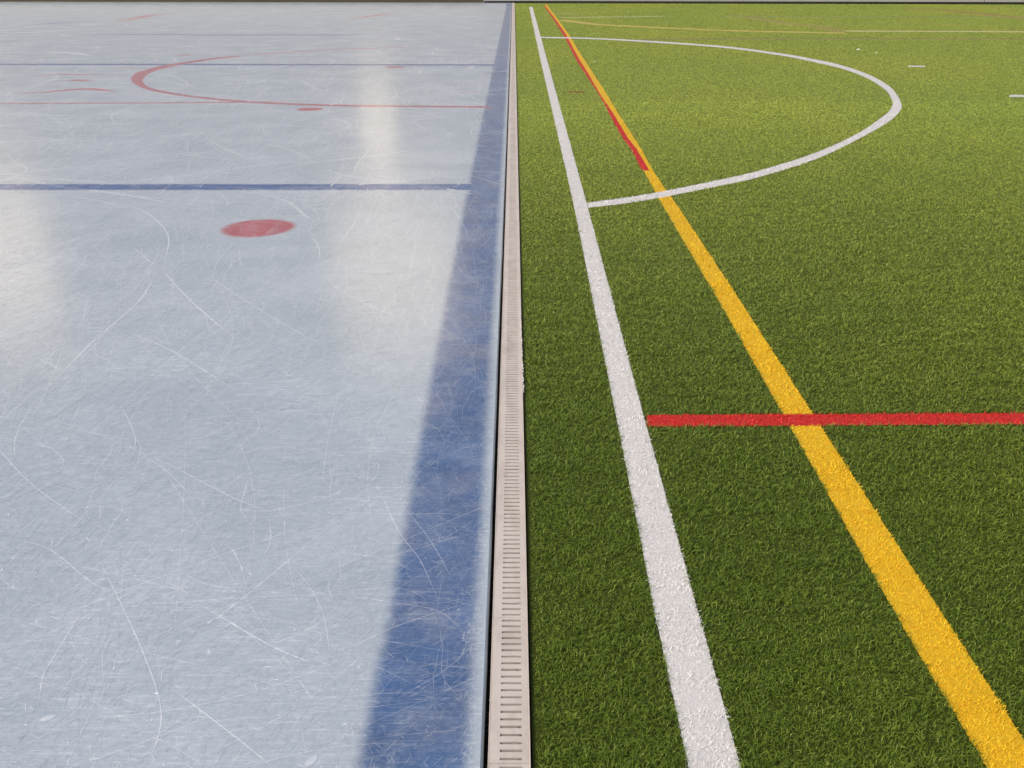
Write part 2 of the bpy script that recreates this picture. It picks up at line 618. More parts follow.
ice_line('cross_line', [(-160, 187), (0, 187), (240, 187), (471, 187)], [.27], blue_m, .0035, 'thick bright blue line across the ice in front of the large red spot', per=14)
ice_line('cross_line', [(-200, 64.2), (0, 64.3), (250, 64.6), (496, 65)], [.30], blue_m, .0035, 'long thin dark blue line across the ice passing over the red circle', per=14)
ice_line('cross_line', [(55, 34), (150, 34.5), (260, 35), (400, 34.5)], [.5], blue_faint_m, .0035, 'faint worn blue line far back on the ice near the boards', ends=3)
ice_line('paint_smudge', [(0, 25.6), (30, 25), (50, 23.6), (68, 21.6), (82, 20.8), (96, 20.6)], [.3, .4, .8, 1.0, .5], blue_faint_m, .0040, 'smeared faded blue mark far back at the left of the ice', ends=3)
ice_spot('faceoff_spot', 258, 228, 41, red_m, .0042, 'large round red spot on the ice in front of the thick blue line', ratio=.98)
ice_spot('faceoff_spot', 310, 109.2, 15, red_m, .0042, 'small flat red spot just in front of the red circle line', ratio=.9)
ice_spot('faceoff_spot', 395, 67.2, 11.5, red_m, .0052, 'small red spot right in front of the long thin blue line', ratio=.9)
circle = ice_line('circle_line', [(492, 107), (430, 106.5), (370, 106), (310, 104.8), (250, 102), (205, 98), (175, 94), (150, 89), (139, 83.5), (137.5, 78), (143, 73), (156, 68.8), (178, 64), (215, 58.5), (240, 55.8)],
         [.16, .15, .17, .15, .13, .12, .13, .20, .26, .25, .22, .2], red_m, .0044, 'big red circle line painted on the ice, open towards the drain')
worn_far = ice_line('worn_stretch', [(236, 56.2), (255, 54.5), (300, 51.5), (350, 49), (385, 48), (430, 47)], [.24, .2, .16], red_faint_m, .0040, '', '', ends=1.2)
worn_far.parent = circle
for k in ('label', 'category', 'kind'):
    if k in worn_far: del worn_far[k]
worn_far['label'] = 'scuffed and faded far stretch of the red circle line'
ice_line('straight_line', [(-120, 103.5), (0, 103.5), (120, 103), (235, 102.3), (320, 100)], [.10], red_thin_m, .0040, 'thin straight red line across the left ice meeting the red circle', ends=2)
ice_line('straight_line', [(20, 75), (42, 75.2), (60, 74.6), (130, 74.5)], [.10, .22, .14, .08], red_thin_m, .0040, 'thin red streak on the ice ending at the bulge of the red circle', ends=1.5)
ice_line('red_streak', [(55, 80.5), (78, 80.3), (101, 81.2)], [.16, .26, .16], red_thin_m, .0040, 'short bold red dash on the ice left of the red circle', ends=.8)
ice_line('red_streak', [(0, 93.5), (40, 92.5), (62, 90.5), (85, 89), (104, 90), (122, 92.5)], [.08, .12, .16, .2, .18, .1], red_thin_m, .0040, 'wavy red streak on the ice just above the thin straight red line', ends=1)
ice_line('red_streak', [(105, 69.5), (125, 67.5), (150, 69)], [.12], red_faint_m, .0040, 'faint thin red stroke inside the tip of the red circle', ends=1)
ice_line('red_streak', [(168, 55.8), (184, 55), (200, 55.6)], [.3], red_thin_m, .0040, 'short red dash on the ice above the top of the red circle', ends=1)
ice_line('red_streak', [(92, 39.3), (108, 38.8), (125, 38.2)], [.35], red_thin_m, .0040, 'short bright red dash far back on the left ice', ends=2)
ice_line('red_streak', [(100, 51), (115, 50.8), (132, 51)], [.25], red_faint_m, .0040, 'pale red dash on the far ice left of the short red dashes', ends=2)
ice_line('red_streak', [(-10, 50.5), (8, 50.5), (22, 50)], [.4], red_faint_m, .0040, 'pale red streak on the ice cut by the left side of the photo', ends=2)
ice_line('red_streak', [(455, 92.4), (470, 92), (488, 91.4)], [.12], red_faint_m, .0040, 'thin faint red dash on the ice right next to the blue band', ends=.6)
ice_line('red_streak', [(405, 26.3), (415, 26), (426, 26.4)], [.5], red_faint_m, .0040, 'small faint red dash far back on the right part of the ice', ends=2)
ice_line('red_streak', [(430, 32.7), (440, 32.2), (451, 32.6)], [.5], red_thin_m, .0040, 'small bright red dash far back, second from the blue band', ends=2)
ice_line('curved_line', [(103, 24), (130, 19.5), (150, 15.5), (172, 13.4), (205, 12)], [.5], red_faint_m, .0040, 'faint pink curved line far back on the ice near the boards', ends=5)
ice_line('curved_line', [(330, 20.5), (350, 18.5), (375, 15.5), (400, 11.5)], [.5], red_faint_m, .0040, 'thin pinkish curved line far back at the middle of the ice', ends=5)

def in_stripe(P, le, ri):
    """which points lie between two edges"""
    hit = np.zeros(len(P), bool)
    lo = np.minimum(le.min(0), ri.min(0)); hi = np.maximum(le.max(0), ri.max(0))
    cand = np.nonzero(((P >= lo) & (P <= hi)).all(1))[0]
    for i in range(len(le) - 1):
        quad = [le[i], ri[i], ri[i + 1], le[i + 1]]
        p = P[cand]
        s = np.zeros((len(p), 4))
        for k in range(4):
            a, b_ = quad[k], quad[(k + 1) % 4]
            s[:, k] = (b_[0] - a[0]) * (p[:, 1] - a[1]) - (b_[1] - a[1]) * (p[:, 0] - a[0])
        hit[cand[(s >= -1e-9).all(1) | (s <= 1e-9).all(1)]] = True
    return hit


# ---- the ice itself, scratches matched to what lies under them
IV, IQ, IM = np.array(ice_v), np.array(ice_q), np.array(ice_mi)
cen = IV[IQ].mean(1)[:, :2]
is_scr = IM == 2
bl = np.interp(cen[:, 1], yy, lx - 0.012)
br = np.array([seam(v, -0.006) for v in cen[:, 1]])
edge = np.minimum(cen[:, 0] - bl, br - cen[:, 0]) / np.maximum(br - bl, .01)
IM[is_scr & (edge > 0)] = 3
vb = np.interp(IV[:, 1], yy, lx - 0.012)
vr = np.array([seam(v, -0.006) for v in IV[:, 1]])
ve = np.clip((np.minimum(IV[:, 0] - vb, vr - IV[:, 0]) / np.maximum(vr - vb, .01) - .01) / BAND[2], 0, 1)
under = ve * ve * (3 - 2 * ve)
for le_, ri_ in ice_marks:
    h = in_stripe(cen, le_, ri_)
    IM[is_scr & h] = 4
cov = np.array(ice_cov)
ice = link('ice', np_mesh('ice', IV, IQ, mat_idx=IM, smooth=True, attrs={'cover': cov, 'under': under}), [ice_m, ice_edge_m, scr_m, scr_band_m, scr_mark_m])
tag(ice, kind='structure')

# ------------------------------------------------------------------ the drain
dr_m, nt, b = material('drain_polymer')
sp = tex_noise(nt, coords(nt), 420, 3, 0.7)
dirt = rng_map(nt, tex_noise(nt, coords(nt, (1, .5, 1)), 16, 6, .7), .45, .75)
col = mix(nt, sp, (0.46, 0.415, 0.372), (0.60, 0.55, 0.50))
L(nt, mix(nt, math_n(nt, 'MULTIPLY', dirt, .5), col, (0.30, 0.25, 0.21)), b.inputs['Base Color'])
b.inputs['Roughness'].default_value = 0.62
bump = N(nt, 'ShaderNodeBump'); bump.inputs['Strength'].default_value = .25; bump.inputs['Distance'].default_value = .0006
L(nt, sp, bump.inputs['Height']); L(nt, bump.outputs['Normal'], b.inputs['Normal'])
rim_m, nt, b = material('drain_rim')
L(nt, mix(nt, tex_noise(nt, coords(nt), 60, 4), (0.50, 0.42, 0.35), (0.66, 0.58, 0.50)), b.inputs['Base Color'])
b.inputs['Roughness'].default_value = 0.45
dark_m, nt, b = material('drain_pit')
L(nt, ramp(nt, tex_noise(nt, coords(nt), 90, 5, .7), [(.4, (.012, .011, .010)), (.62, (.03, .028, .026)), (.72, (.14, .13, .12))]), b.inputs['Base Color'])
b.inputs['Roughness'].default_value = 0.6
silt_m, nt, b = material('slot_silt')
L(nt, mix(nt, tex_noise(nt, coords(nt), 300, 4, .7), (.12, .095, .075), (.34, .29, .25)), b.inputs['Base Color'])
b.inputs['Roughness'].default_value = .9

DX0, DX1 = 0.0130, 0.1030        # across the seam frame: left and right face of the channel
DTOP = 0.013
drain = empty('channel_drain', (SEAM_N[0], SEAM_N[1], 0), -SEAM_A)
tag(drain, 'long beige slotted drain channel between the ice and the green turf', 'drain')
Lr = math.hypot(SEAM_F[0] - SEAM_N[0], SEAM_F[1] - SEAM_N[1]) * (Y_END - SEAM_N[1]) / (SEAM_F[1] - SEAM_N[1]) + 0.2
Y0 = -2.5
# trough
bm = bmesh.new()
box(bm, -0.012, DX1 - 0.002, Y0, Lr, -0.145, -0.075)
bm_obj('trough', bm, dark_m, drain)
# side walls and rims
bm = bmesh.new()
box(bm, DX0, DX0 + 0.012, Y0, Lr, -0.074, DTOP - 0.0035)
box(bm, DX1 - 0.0115, DX1 - 0.004, Y0, Lr, -0.074, DTOP - 0.0035)
bm_obj('side_wall', bm, dr_m, drain)
bm = bmesh.new()
box(bm, DX1 - 0.0036, DX1, Y0, Lr, -0.05, DTOP + 0.0016, 0.0009)
bm_obj('edge_rim', bm, rim_m, drain)
bm = bmesh.new()
box(bm, DX0 - 0.0026, DX0 - 0.0003, Y0, Lr, -0.05, DTOP + 0.0008, 0.0006)
bm_obj('edge_rim', bm, rim_m, drain)

# slotted grate panels, half a metre each; the slots are real openings
PANEL, PITCHS, SLOT = 0.50, 0.0238, 0.0076
SX0, SX1 = 0.0360, 0.0850
GX0, GX1 = DX0, DX1 - 0.0040


def grate_mesh(seed):
    r = random.Random(seed)
    bm = bmesh.new()
    n = int(PANEL / PITCHS)
    off = (PANEL - (n - 1) * PITCHS) / 2
    yc = [off + i * PITCHS + r.uniform(-.0008, .0008) for i in range(n)]
    zt, zb = DTOP, DTOP - 0.020
    g = 0.0005
    ycuts = [g]
    for v in yc:
        hw = SLOT / 2 * r.uniform(.85, 1.1)
        ycuts += [v - hw, v + hw]
    ycuts.append(PANEL - g)
    xs = [GX0, SX0, SX1, GX1]
    top = [[bm.verts.new((x, y, zt)) for x in xs] for y in ycuts]
    bot = [[bm.verts.new((x, y, zb)) for x in xs] for y in ycuts]
    for j in range(len(ycuts) - 1):
        for i in range(3):
            if i == 1 and j % 2 == 1:      # a slot: walls only
                a, b_ = top[j], top[j + 1]
                c, d = bot[j], bot[j + 1]
                bm.faces.new((a[1], a[2], c[2], c[1]))
                bm.faces.new((b_[2], b_[1], d[1], d[2]))
                bm.faces.new((b_[1], a[1], c[1], d[1]))
                bm.faces.new((a[2], b_[2], d[2], c[2]))
                continue
            bm.faces.new((top[j][i], top[j][i + 1], top[j + 1][i + 1], top[j + 1][i]))
            bm.faces.new((bot[j][i + 1], bot[j][i], bot[j + 1][i], bot[j + 1][i + 1]))
    for j in range(len(ycuts) - 1):
        bm.faces.new((top[j + 1][0], top[j][0], bot[j][0], bot[j + 1][0]))
        bm.faces.new((top[j][3], top[j + 1][3], bot[j + 1][3], bot[j][3]))
    for i in range(3):
        bm.faces.new((top[0][i + 1], top[0][i], bot[0][i], bot[0][i + 1]))
        bm.faces.new((top[-1][i], top[-1][i + 1], bot[-1][i + 1], bot[-1][i]))
    bm.normal_update()
    me = bpy.data.meshes.new('grate')
    bm.to_mesh(me)
    bm.free()
    return me, yc


grates = []
for s in range(4):
    me, yc = grate_mesh(s)
    me.materials.append(dr_m)
    grates.append((me, yc))
k = 0
yp = -1.0
while yp < Lr - PANEL:
    me, yc = grates[k % 4]
    o = bpy.data.objects.new('grate', me)
    C.objects.link(o)
    o.parent = drain
    o.location = (0, yp, random.uniform(-.0004, .0004))
    k += 1
    yp += PANEL
# silt that has filled some of the slots
bm = bmesh.new()
yp = -1.0
k = 0
while yp < 5:
    for i, v in enumerate(grates[k % 4][1]):
        if i % 9 in (3, 4) and random.random() < .75 or random.random() < .05:
            x0, x1 = SX0 + random.uniform(.0005, .006), SX1 - random.uniform(.0005, .012)
            box(bm, x0, x1, yp + v - SLOT * .62, yp + v + SLOT * .62, DTOP - .010, DTOP - random.uniform(.0006, .0022), .0006)
    yp += PANEL
    k += 1
bm_obj('slot_silt', bm, silt_m, drain)['kind'] = 'stuff'

# pebbles and crumbs in the gap between ice and drain
bm = bmesh.new()
for _ in range(420):
    y = 1.3 * (12 / 1.3) ** random.random() - SEAM_N[1]
    r = random.uniform(.0008, .0026)
    mt = Matrix.Translation((random.uniform(.003, DX0 - .003), y, -.073 + r * .6 + random.random() ** 2 * .02)) @ Matrix.Rotation(random.random() * 6, 4, 'X') @ Matrix.Diagonal((1, random.uniform(.8, 1.6), .7, 1))
    bmesh.ops.create_icosphere(bm, subdivisions=1, radius=r, matrix=mt)
grit_m, nt, b = material('grit')
L(nt, mix(nt, tex_noise(nt, coords(nt), 200, 2), (.06, .055, .05), (.45, .43, .40)), b.inputs['Base Color'])
o = bm_obj('grit', bm, grit_m)
o.location = (SEAM_N[0], SEAM_N[1], 0)
o.rotation_euler = (0, 0, -SEAM_A)
tag(o, kind='stuff')

# ------------------------------------------------------------------ turf
TURF_X0 = DX1 + 0.004


def turf_left(y):
    return seam(y, 0) + TURF_X0


turf_m, nt, b = material('turf_backing')
n1 = tex_noise(nt, coords(nt), 130, 4, .7)
n2 = tex_noise(nt, coords(nt), .5, 4, .6)
c1 = mix(nt, n1, (.028, .035, .008), (.075, .09, .018))
geo = N(nt, 'ShaderNodeSeparateXYZ')
L(nt, coords(nt), geo.inputs[0])
far_pale = rng_map(nt, math_n(nt, 'ADD', geo.outputs['Y'], math_n(nt, 'MULTIPLY', n2, 3)), 3.2, 11)     # backing coloured dark up close, paler far off, to follow the turf's light
L(nt, mix(nt, far_pale, c1, mix(nt, n1, (.11, .135, .035), (.21, .245, .07))), b.inputs['Base Color'])
b.inputs['Roughness'].default_value = .95
b.inputs['Specular IOR Level'].default_value = .05
TV, TQ = [], []
tys = list(np.linspace(-3, Y_END + 1.4, 60))
for y in tys:
    TV += [(turf_left(y), y, 0), (45, y, 0), (turf_left(y), y, -.1), ]
for i in range(len(tys) - 1):
    a = i * 3
    TQ += [(a, a + 1, a + 4, a + 3), (a + 2, a, a + 3, a + 5)]
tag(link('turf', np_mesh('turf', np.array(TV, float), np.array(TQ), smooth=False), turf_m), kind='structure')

# stripes: painted yarn. each is (name, left edge, right edge, material, colours, label)
def yarn(name, col, rough=.5, trans=.25):
    m, nt, b = material(name)
    at = N(nt, 'ShaderNodeAttribute', attribute_name='tint')
    L(nt, at.outputs['Color'], b.inputs['Base Color'])
    b.inputs['Roughness'].default_value = rough
    b.inputs['Specular IOR Level'].default_value = .35
    out = nt.nodes['Material Output']
    tr = N(nt, 'ShaderNodeBsdfTranslucent')
    L(nt, at.outputs['Color'], tr.inputs['Color'])
    ms = N(nt, 'ShaderNodeMixShader')
    ms.inputs[0].default_value = trans
    L(nt, b.outputs[0], ms.inputs[1])
    L(nt, tr.outputs[0], ms.inputs[2])
    L(nt, ms.outputs[0], out.inputs['Surface'])
    return m


grass_m = yarn('grass_yarn', None, .5, .35)
paint_m = yarn('coloured_yarn', None, .6, .15)
WHITE, YELLOW, RED, ORANGE = (.89, .87, .85), (.96, .60, .020), (.72, .040, .030), (.62, .22, .03)
PALE, FADED_RED = (.55, .52, .26), (.28, .13, .05)

stripes = []


def stripe(name, le, ri, col, label, cat='pitch line', dens=1.0, group=None):
    stripes.append(dict(name=name, le=np.asarray(le, float), ri=np.asarray(ri, float), col=col, label=label, cat=cat, dens=dens, group=group))


def edge_pts(pts, n=60):
    """an edge drawn straight between measured points, resampled"""
    p = np.array(gp(pts))
    d = np.concatenate([[0], np.cumsum(np.linalg.norm(np.diff(p, axis=0), axis=1))])
    s = np.linspace(0, d[-1], n)
    return np.stack([np.interp(s, d, p[:, 0]), np.interp(s, d, p[:, 1])], 1)


# white sideline (on top of the others)
stripe('sideline', edge_pts([(693, 790), (679.5, 740), (618.5, 430), (574, 207), (540.5, 60), (529, 7)]), edge_pts([(749, 800), (733, 740), (647, 430), (587.5, 207), (547, 60), (532.5, 7)]), WHITE,
       'broad white line on the turf running nearest to the drain')
# red cross line
stripe('cross_line', edge_pts([(646, 416.3), (830, 415.3), (1120, 413.8)], 12), edge_pts([(648, 427.8), (830, 426.8), (1120, 424.8)], 12), RED, 'straight red line across the turf over the yellow line')
# white arc: outer edge then inner edge
outer = gp([(588, 208.5), (640, 202), (700, 190.5), (760, 177.5), (820, 158), (865, 136), (889, 122), (899.5, 112), (901.5, 105), (897, 95.5), (889, 86.5), (871, 76), (845, 66.5), (820, 60.6), (780, 53.5), (720, 46), (640, 40.5), (590, 38), (541, 37)])
inner = gp([(587, 203.5), (640, 196), (700, 184.5), (760, 171), (820, 151.5), (860, 132.5), (880, 119), (889.5, 111), (892.5, 104), (890.5, 97.5), (885, 90), (868, 79), (845, 70), (820, 63.7), (780, 55.7), (720, 47.7), (640, 42), (590, 39.2), (541, 38.2)])
stripe('goal_arc', smooth_poly(outer, 6), smooth_poly(inner, 6), WHITE, 'curved white arc bulging to the right on the green turf', 'pitch line')
# red strip lying against the yellow line, far half
red_l = [(641.9, 171), (631.4, 150), (623.6, 140), (609.5, 115), (604.8, 105), (601.2, 99), (595.8, 90), (586, 75), (577.4, 62), (571.2, 50), (563.3, 35), (553.9, 20), (548.3, 12), (543.5, 5)]
mid = [(649.2, 171), (637.8, 151), (628.9, 140), (613.9, 115), (607.2, 105), (603, 99), (597.5, 90), (589, 75), (580.6, 62), (574, 50), (566.2, 35), (556, 20), (550, 12), (544.6, 5)]
stripe('red_strip', edge_pts(red_l), edge_pts(mid), RED, 'thin red strip along the left side of the far yellow line')
# yellow line
stripe('diagonal_line', edge_pts([(999, 790), (984, 768), (886.5, 600), (785.5, 420), (720.5, 305), (663, 207), (653.7, 190), (643.6, 171)] + red_l[1:], 90),
       edge_pts([(1058, 795), (1024, 741), (932, 600), (816, 420), (742.5, 305), (678, 207), (665.6, 190), (652.8, 171), (641.6, 150), (635.2, 140), (619, 115), (613, 105), (609.5, 99), (604, 90), (594, 75), (585.8, 62), (577.9, 50), (569.2, 35), (558.2, 20), (552, 12), (546.8, 5)], 90), YELLOW,
       'bright yellow line crossing the turf diagonally from near right to far left')
# dashes
stripe('dash_mark', edge_pts([(908, 65.7), (925, 66)], 4), edge_pts([(908, 67), (925, 67.2)], 4), WHITE, 'short white dash alone on the turf behind the arc', 'pitch mark', 1.5)
stripe('dash_mark', edge_pts([(1009.5, 95.2), (1045, 95.4)], 4), edge_pts([(1009.5, 97.2), (1045, 97.4)], 4), WHITE, 'short white dash cut off at the right side of the photo', 'pitch mark', 1.5)


def thin(name, pts, wd, col, label, dens=1.0):
    c = smooth_poly(gp(pts), 12)
    le_, ri_ = edges_from_centre(c, [wd])
    stripe(name, le_, ri_, col, label, 'pitch line', dens)


thin('faint_line', [(562, 20.3), (580, 22.5), (600, 24.8), (660, 27.8), (720, 30.4), (780, 32), (845, 33.2)], .42, (.66, .56, .14), 'pale yellow curve on the far turf starting at the diagonal yellow line')
thin('faint_line', [(846, 31.2), (930, 31.5), (1040, 32)], .40, (.66, .64, .28), 'pale straight line on the far right turf joining the pale yellow curve')
thin('faint_line', [(560, 17.8), (610, 17), (664, 16.4)], .5, (.50, .52, .22), 'short pale line on the far turf between yellow line and pitch middle')
thin('faint_line', [(545, 13.6), (565, 13.4), (582, 13.8)], .5, (.42, .45, .16), 'faintest short pale line far back beside the diagonal yellow line')
thin('faint_line', [(720, 16.4), (860, 16.8), (1040, 17.2)], .4, (.34, .40, .13), 'very faint pale line far back across the right turf near the wall')
thin('orange_line', [(735, 15.5), (765, 20), (790, 24), (815, 26.2), (842, 32)], .45, (.42, .38, .10), 'faded orange line slanting down the far turf to the pale yellow curve')
thin('orange_line', [(905, 9.5), (935, 10), (965, 12.5), (1000, 16), (1040, 20)], .8, (.42, .34, .08), 'faded orange line far back in the right corner of the turf by the wall')
thin('worn_line', [(630, 40.2), (760, 39), (900, 39.3), (1040, 39.5)], .35, (.36, .33, .10), 'barely visible brownish red line across the turf behind the arc')
thin('worn_mark', [(568, 92.3), (577, 92.1), (585, 92.4)], .14, (.32, .14, .04), 'small worn reddish patch on the turf between white line and yellow line')


def blades(P, length, width, cols, segs, z0=0.0, tip_lift=0.0):
    """curled yarn blades standing at the points P"""
    n = len(P)
    az = rng.uniform(0, 2 * np.pi, n)
    curl = rng.normal(0, 1.3, n)
    reach = np.clip(rng.normal(.72, .16, n) + .20 * np.clip((P[:, 1] - 3) / 9, 0, 1), .2, .985)   # laid flatter with distance, so far blades catch more light
    hgt = np.sqrt(np.clip(1 - reach ** 2, .08, 1)) * rng.uniform(.75, 1.05, n)
    t = np.linspace(0, 1, segs + 1)
    k = segs + 1
    V = np.zeros((n, k, 2, 3), np.float32)
    x = P[:, 0].copy(); y = P[:, 1].copy(); z = np.full(n, z0)
    px, py, pz = x.copy(), y.copy(), z.copy()
    for j in range(k):
        tj = t[j]
        a = az + curl * tj
        if j:
            dt = t[j] - t[j - 1]
            tm = (t[j] + t[j - 1]) / 2
            px = px + np.cos(a) * length * reach * dt * (2 * tm) ** .8
            py = py + np.sin(a) * length * reach * dt * (2 * tm) ** .8
            pz = pz + length * hgt * dt * (1.75 - 1.9 * tm)
        wj = width * (1 - .85 * tj ** 2.2) * .5
        nx, ny = -np.sin(a), np.cos(a)
        tw = .35 * np.sin(az * 7 + tj * 3)
        V[:, j, 0] = np.stack([px + nx * wj, py + ny * wj, pz + tw * wj], 1)
        V[:, j, 1] = np.stack([px - nx * wj, py - ny * wj, pz - tw * wj], 1)
    base = (np.arange(n) * k * 2)[:, None]
    jj = np.arange(segs)[None, :] * 2
    Q = np.stack([base + jj, base + jj + 1, base + jj + 3, base + jj + 2], -1).reshape(-1, 4)
    cc = np.repeat(cols, k * 2, 0).reshape(n, k, 2, 3)
    if tip_lift:      # tips coloured paler and yellower than the roots, as if catching the light
        cc = cc * (1 + t[None, :, None, None] * np.array((.95, .80, 1.0)) * tip_lift)
    return V.reshape(-1, 3), Q, cc.reshape(-1, 3)


def scatter(y0, y1, dens0, ref, power=2.0):
    """roots with a density that thins out with distance"""
    n_y = 4000
    yy = np.linspace(y0, y1, n_y)
    rho = dens0 * np.minimum(1, (ref / np.maximum(yy, .1)) ** power)
    xr = .56 * (yy + .75) + .35
    wgt = rho * xr
    total = int(wgt.sum() * (yy[1] - yy[0]))
    cdf = np.cumsum(wgt); cdf /= cdf[-1]
    y = np.interp(rng.random(total), cdf, yy)
    x0 = SEAM_N[0] + (SEAM_F[0] - SEAM_N[0]) * (y - SEAM_N[1]) / (SEAM_F[1] - SEAM_N[1]) + TURF_X0 + .007
    x = x0 + rng.random(total) * (.56 * (y + .75) + .35)
    return np.stack([x, y], 1)


REF = 1.75
P = scatter(1.15, Y_END - .15, 60000, REF, 1.35)
dist = P[:, 1]
grow = np.maximum(1, dist / REF)
wid = .0017 * grow ** .74 * rng.uniform(.75, 1.3, len(P))
lng = .0195 * np.minimum(grow ** .22, 1.22) * rng.uniform(.6, 1.25, len(P))
# near the drain the pile is clipped short
near_edge = np.clip((P[:, 0] - np.array([seam(v) for v in dist]) - TURF_X0) / .025, .35, 1)
lng *= near_edge
nr = np.nonzero(dist < 7)[0]
rows_ = np.array([mnoise.noise(Vector((P[i, 0] * 2.2, P[i, 1] * 15, 3.3))) for i in nr])
lng[nr] *= 1 + .38 * rows_              # uneven brushing in rows

owner = np.full(len(P), -1)
for i, s in enumerate(stripes):
    h = in_stripe(P, s['le'], s['ri'])
    owner[h & (owner < 0)] = i

# grass colours: three yarns blended, slow drift across the pitch
pal = np.array([(.083, .136, .010), (.122, .181, .015), (.042, .077, .006), (.200, .246, .042)])
pick = rng.choice(4, len(P), p=(.38, .30, .24, .08))
cols = pal[pick] * rng.uniform(.8, 1.22, (len(P), 1))
# farther out one blade stands for a whole tuft, so its colour is the tuft's average
tuft = np.clip((dist - 1.8) / 7, 0, .94)[:, None]
cols = cols * (1 - tuft) + cols.mean(0) * tuft
drift = np.array([mnoise.noise(Vector((p[0] * .35, p[1] * .22, 1.7))) + .5 * mnoise.noise(Vector((p[0] * 1.7, p[1] * 1.2, 6.0))) for p in P])
lng[owner >= 0] *= .7
paled = np.clip((dist - 2.5) / 9, 0, 1)
cols *= 1 + .16 * drift[:, None] + paled[:, None] * np.array((2.1, 1.55, 3.6))      # yarn coloured paler with distance, standing in for brighter light on far turf
cols[:, 0] *= 1 + .12 * np.clip(drift, -1, 1)


def yarn_mesh(name, sel, col_arr, strip=None, strip_col=None):
    d = dist[sel]
    bands = (d < 5, (d >= 5) & (d < 12), d >= 12)
    Vs, Qs, Cs, off = [], [], [], 0
    idx = np.nonzero(sel)[0]
    for mask, segs in zip(bands, (4, 2, 1)):
        ii = idx[mask]
        if not len(ii): continue
        V, Q, c = blades(P[ii], lng[ii], wid[ii], col_arr[mask], segs, 0.001, 1.5 if name == 'grass' else 0)
        Vs.append(V); Qs.append(Q + off); Cs.append(c); off += len(V)
    if strip is not None:
        le_, ri_ = strip
        n = len(le_)
        V = np.zeros((n, 2, 3)); V[:, 0, :2] = le_; V[:, 1, :2] = ri_; V[:, :, 2] = strip_col[1]
        i = np.arange(n - 1) * 2
        q = np.stack([i, i + 1, i + 3, i + 2], 1)
        Vs.append(V.reshape(-1, 3)); Qs.append(q + off); Cs.append(np.tile(strip_col[0], (n * 2, 1))); off += n * 2
    return np_mesh(name, np.concatenate(Vs), np.concatenate(Qs), np.concatenate(Cs), smooth=True)


sel = owner < 0
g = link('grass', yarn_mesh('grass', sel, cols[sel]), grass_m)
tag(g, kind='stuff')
for i, s in enumerate(stripes):
    sel = owner == i
    base = np.array(s['col'])
    ca = base * rng.uniform(.82, 1.12, (int(sel.sum()), 1))
    me = yarn_mesh(s['name'], sel, np.clip(ca, 0, .9), (s['le'], s['ri']), (base * .75, .0012 + .00025 * (len(stripes) - i)))
    tag(link(s['name'], me, paint_m), s['label'], s['cat'], s['group'], 'thing')

# frayed white backing threads along the turf edge: tufts on one cord
bm = bmesh.new()
x0_, y0_ = ground(520.3, 308, .012)
x1_, y1_ = ground(523.6, 392, .012)
for i in range(70):
    t0, t1 = i / 70, (i + 1) / 70
    y = y0_ + (y1_ - y0_) * (t0 + t1) / 2
    x = x0_ + (x1_ - x0_) * (t0 + t1) / 2 + random.gauss(0, .0012)
    ln = abs(y1_ - y0_) / 70
    r = random.uniform(.0012, .0036)
    mt = Matrix.Translation((x, y, .010 + random.uniform(0, .006))) @ Matrix.Rotation(random.uniform(-.25, .25), 4, 'Z') @ Matrix.Diagonal((.8, ln * .75 / r, .9, 1))
    bmesh.ops.create_icosphere(bm, subdivisions=2, radius=r, matrix=mt)
fm, nt, b = material('backing_thread')
L(nt, mix(nt, tex_noise(nt, coords(nt), 150, 3), (.5, .47, .42), (.8, .78, .74)), b.inputs['Base Color'])
o = bm_obj('frayed_thread', bm, fm, None, True)
tag(o, 'frayed white backing threads poking up along the turf edge beside the drain', 'thread', None, 'thing')

# scraps of litter on the far turf
lit_m, nt, b = material('paper')
b.inputs['Base Color'].default_value = (.55, .55, .45, 1)
for (px, py, r), lab in zip(((858, 50.3, .035), (876, 53.5, .02), (595, 62.5, .015)), ('tiny white paper scrap on the turf behind the top of the arc', 'smaller pale scrap on the turf to the right of the white scrap', 'tiny pale scrap on the turf between white line and yellow line')):
    x, y = ground(px, py, .03)
    bm = bmesh.new()
    bmesh.ops.create_grid(bm, x_segments=4, y_segments=4, size=r)
    for v in bm.verts:
        v.co.z = .35 * r * math.sin(v.co.x / r * 2.1 + v.co.y / r) + .045
        v.co.x *= 1 + random.uniform(-.25, .25)
    o = bm_obj('paper_scrap', bm, lit_m, None, True)
    o.location = (x, y, 0)
    tag(o, lab, 'litter')

# ------------------------------------------------------------------ far end: rink boards, wall
conc_m, nt, b = material('wall_concrete')
L(nt, mix(nt, tex_noise(nt, coords(nt), 3, 6, .65), (.36, .35, .34), (.48, .46, .45)), b.inputs['Base Color'])
b.inputs['Roughness'].default_value = .8
base_m, nt, b = material('near_black')
b.inputs['Base Color'].default_value = (.02, .02, .018, 1)
board_m, nt, b = material('board_panel')
L(nt, mix(nt, tex_noise(nt, coords(nt), 2, 4), (.50, .49, .46), (.60, .58, .55)), b.inputs['Base Color'])
b.inputs['Roughness'].default_value = .35
kick_m, nt, b = material('kick_strip')
L(nt, mix(nt, tex_noise(nt, coords(nt), 1.2, 4), (.055, .042, .012), (.10, .085, .045)), b.inputs['Base Color'])
b.inputs['Roughness'].default_value = .5
cap_m, nt, b = material('cap_rail')
b.inputs['Base Color'].default_value = (.10, .13, .25, 1)


def wall_run(x0, x1):
    """far end at x: slightly slanted"""
    f = lambda x: FAR_M + (x * (FAR_R - FAR_M) / ground(1024, 4.6)[0] if x > 0 else x * (FAR_L - FAR_M) / ground(0, 2.2)[0])
    return (x0, f(x0)), (x1, f(x1))


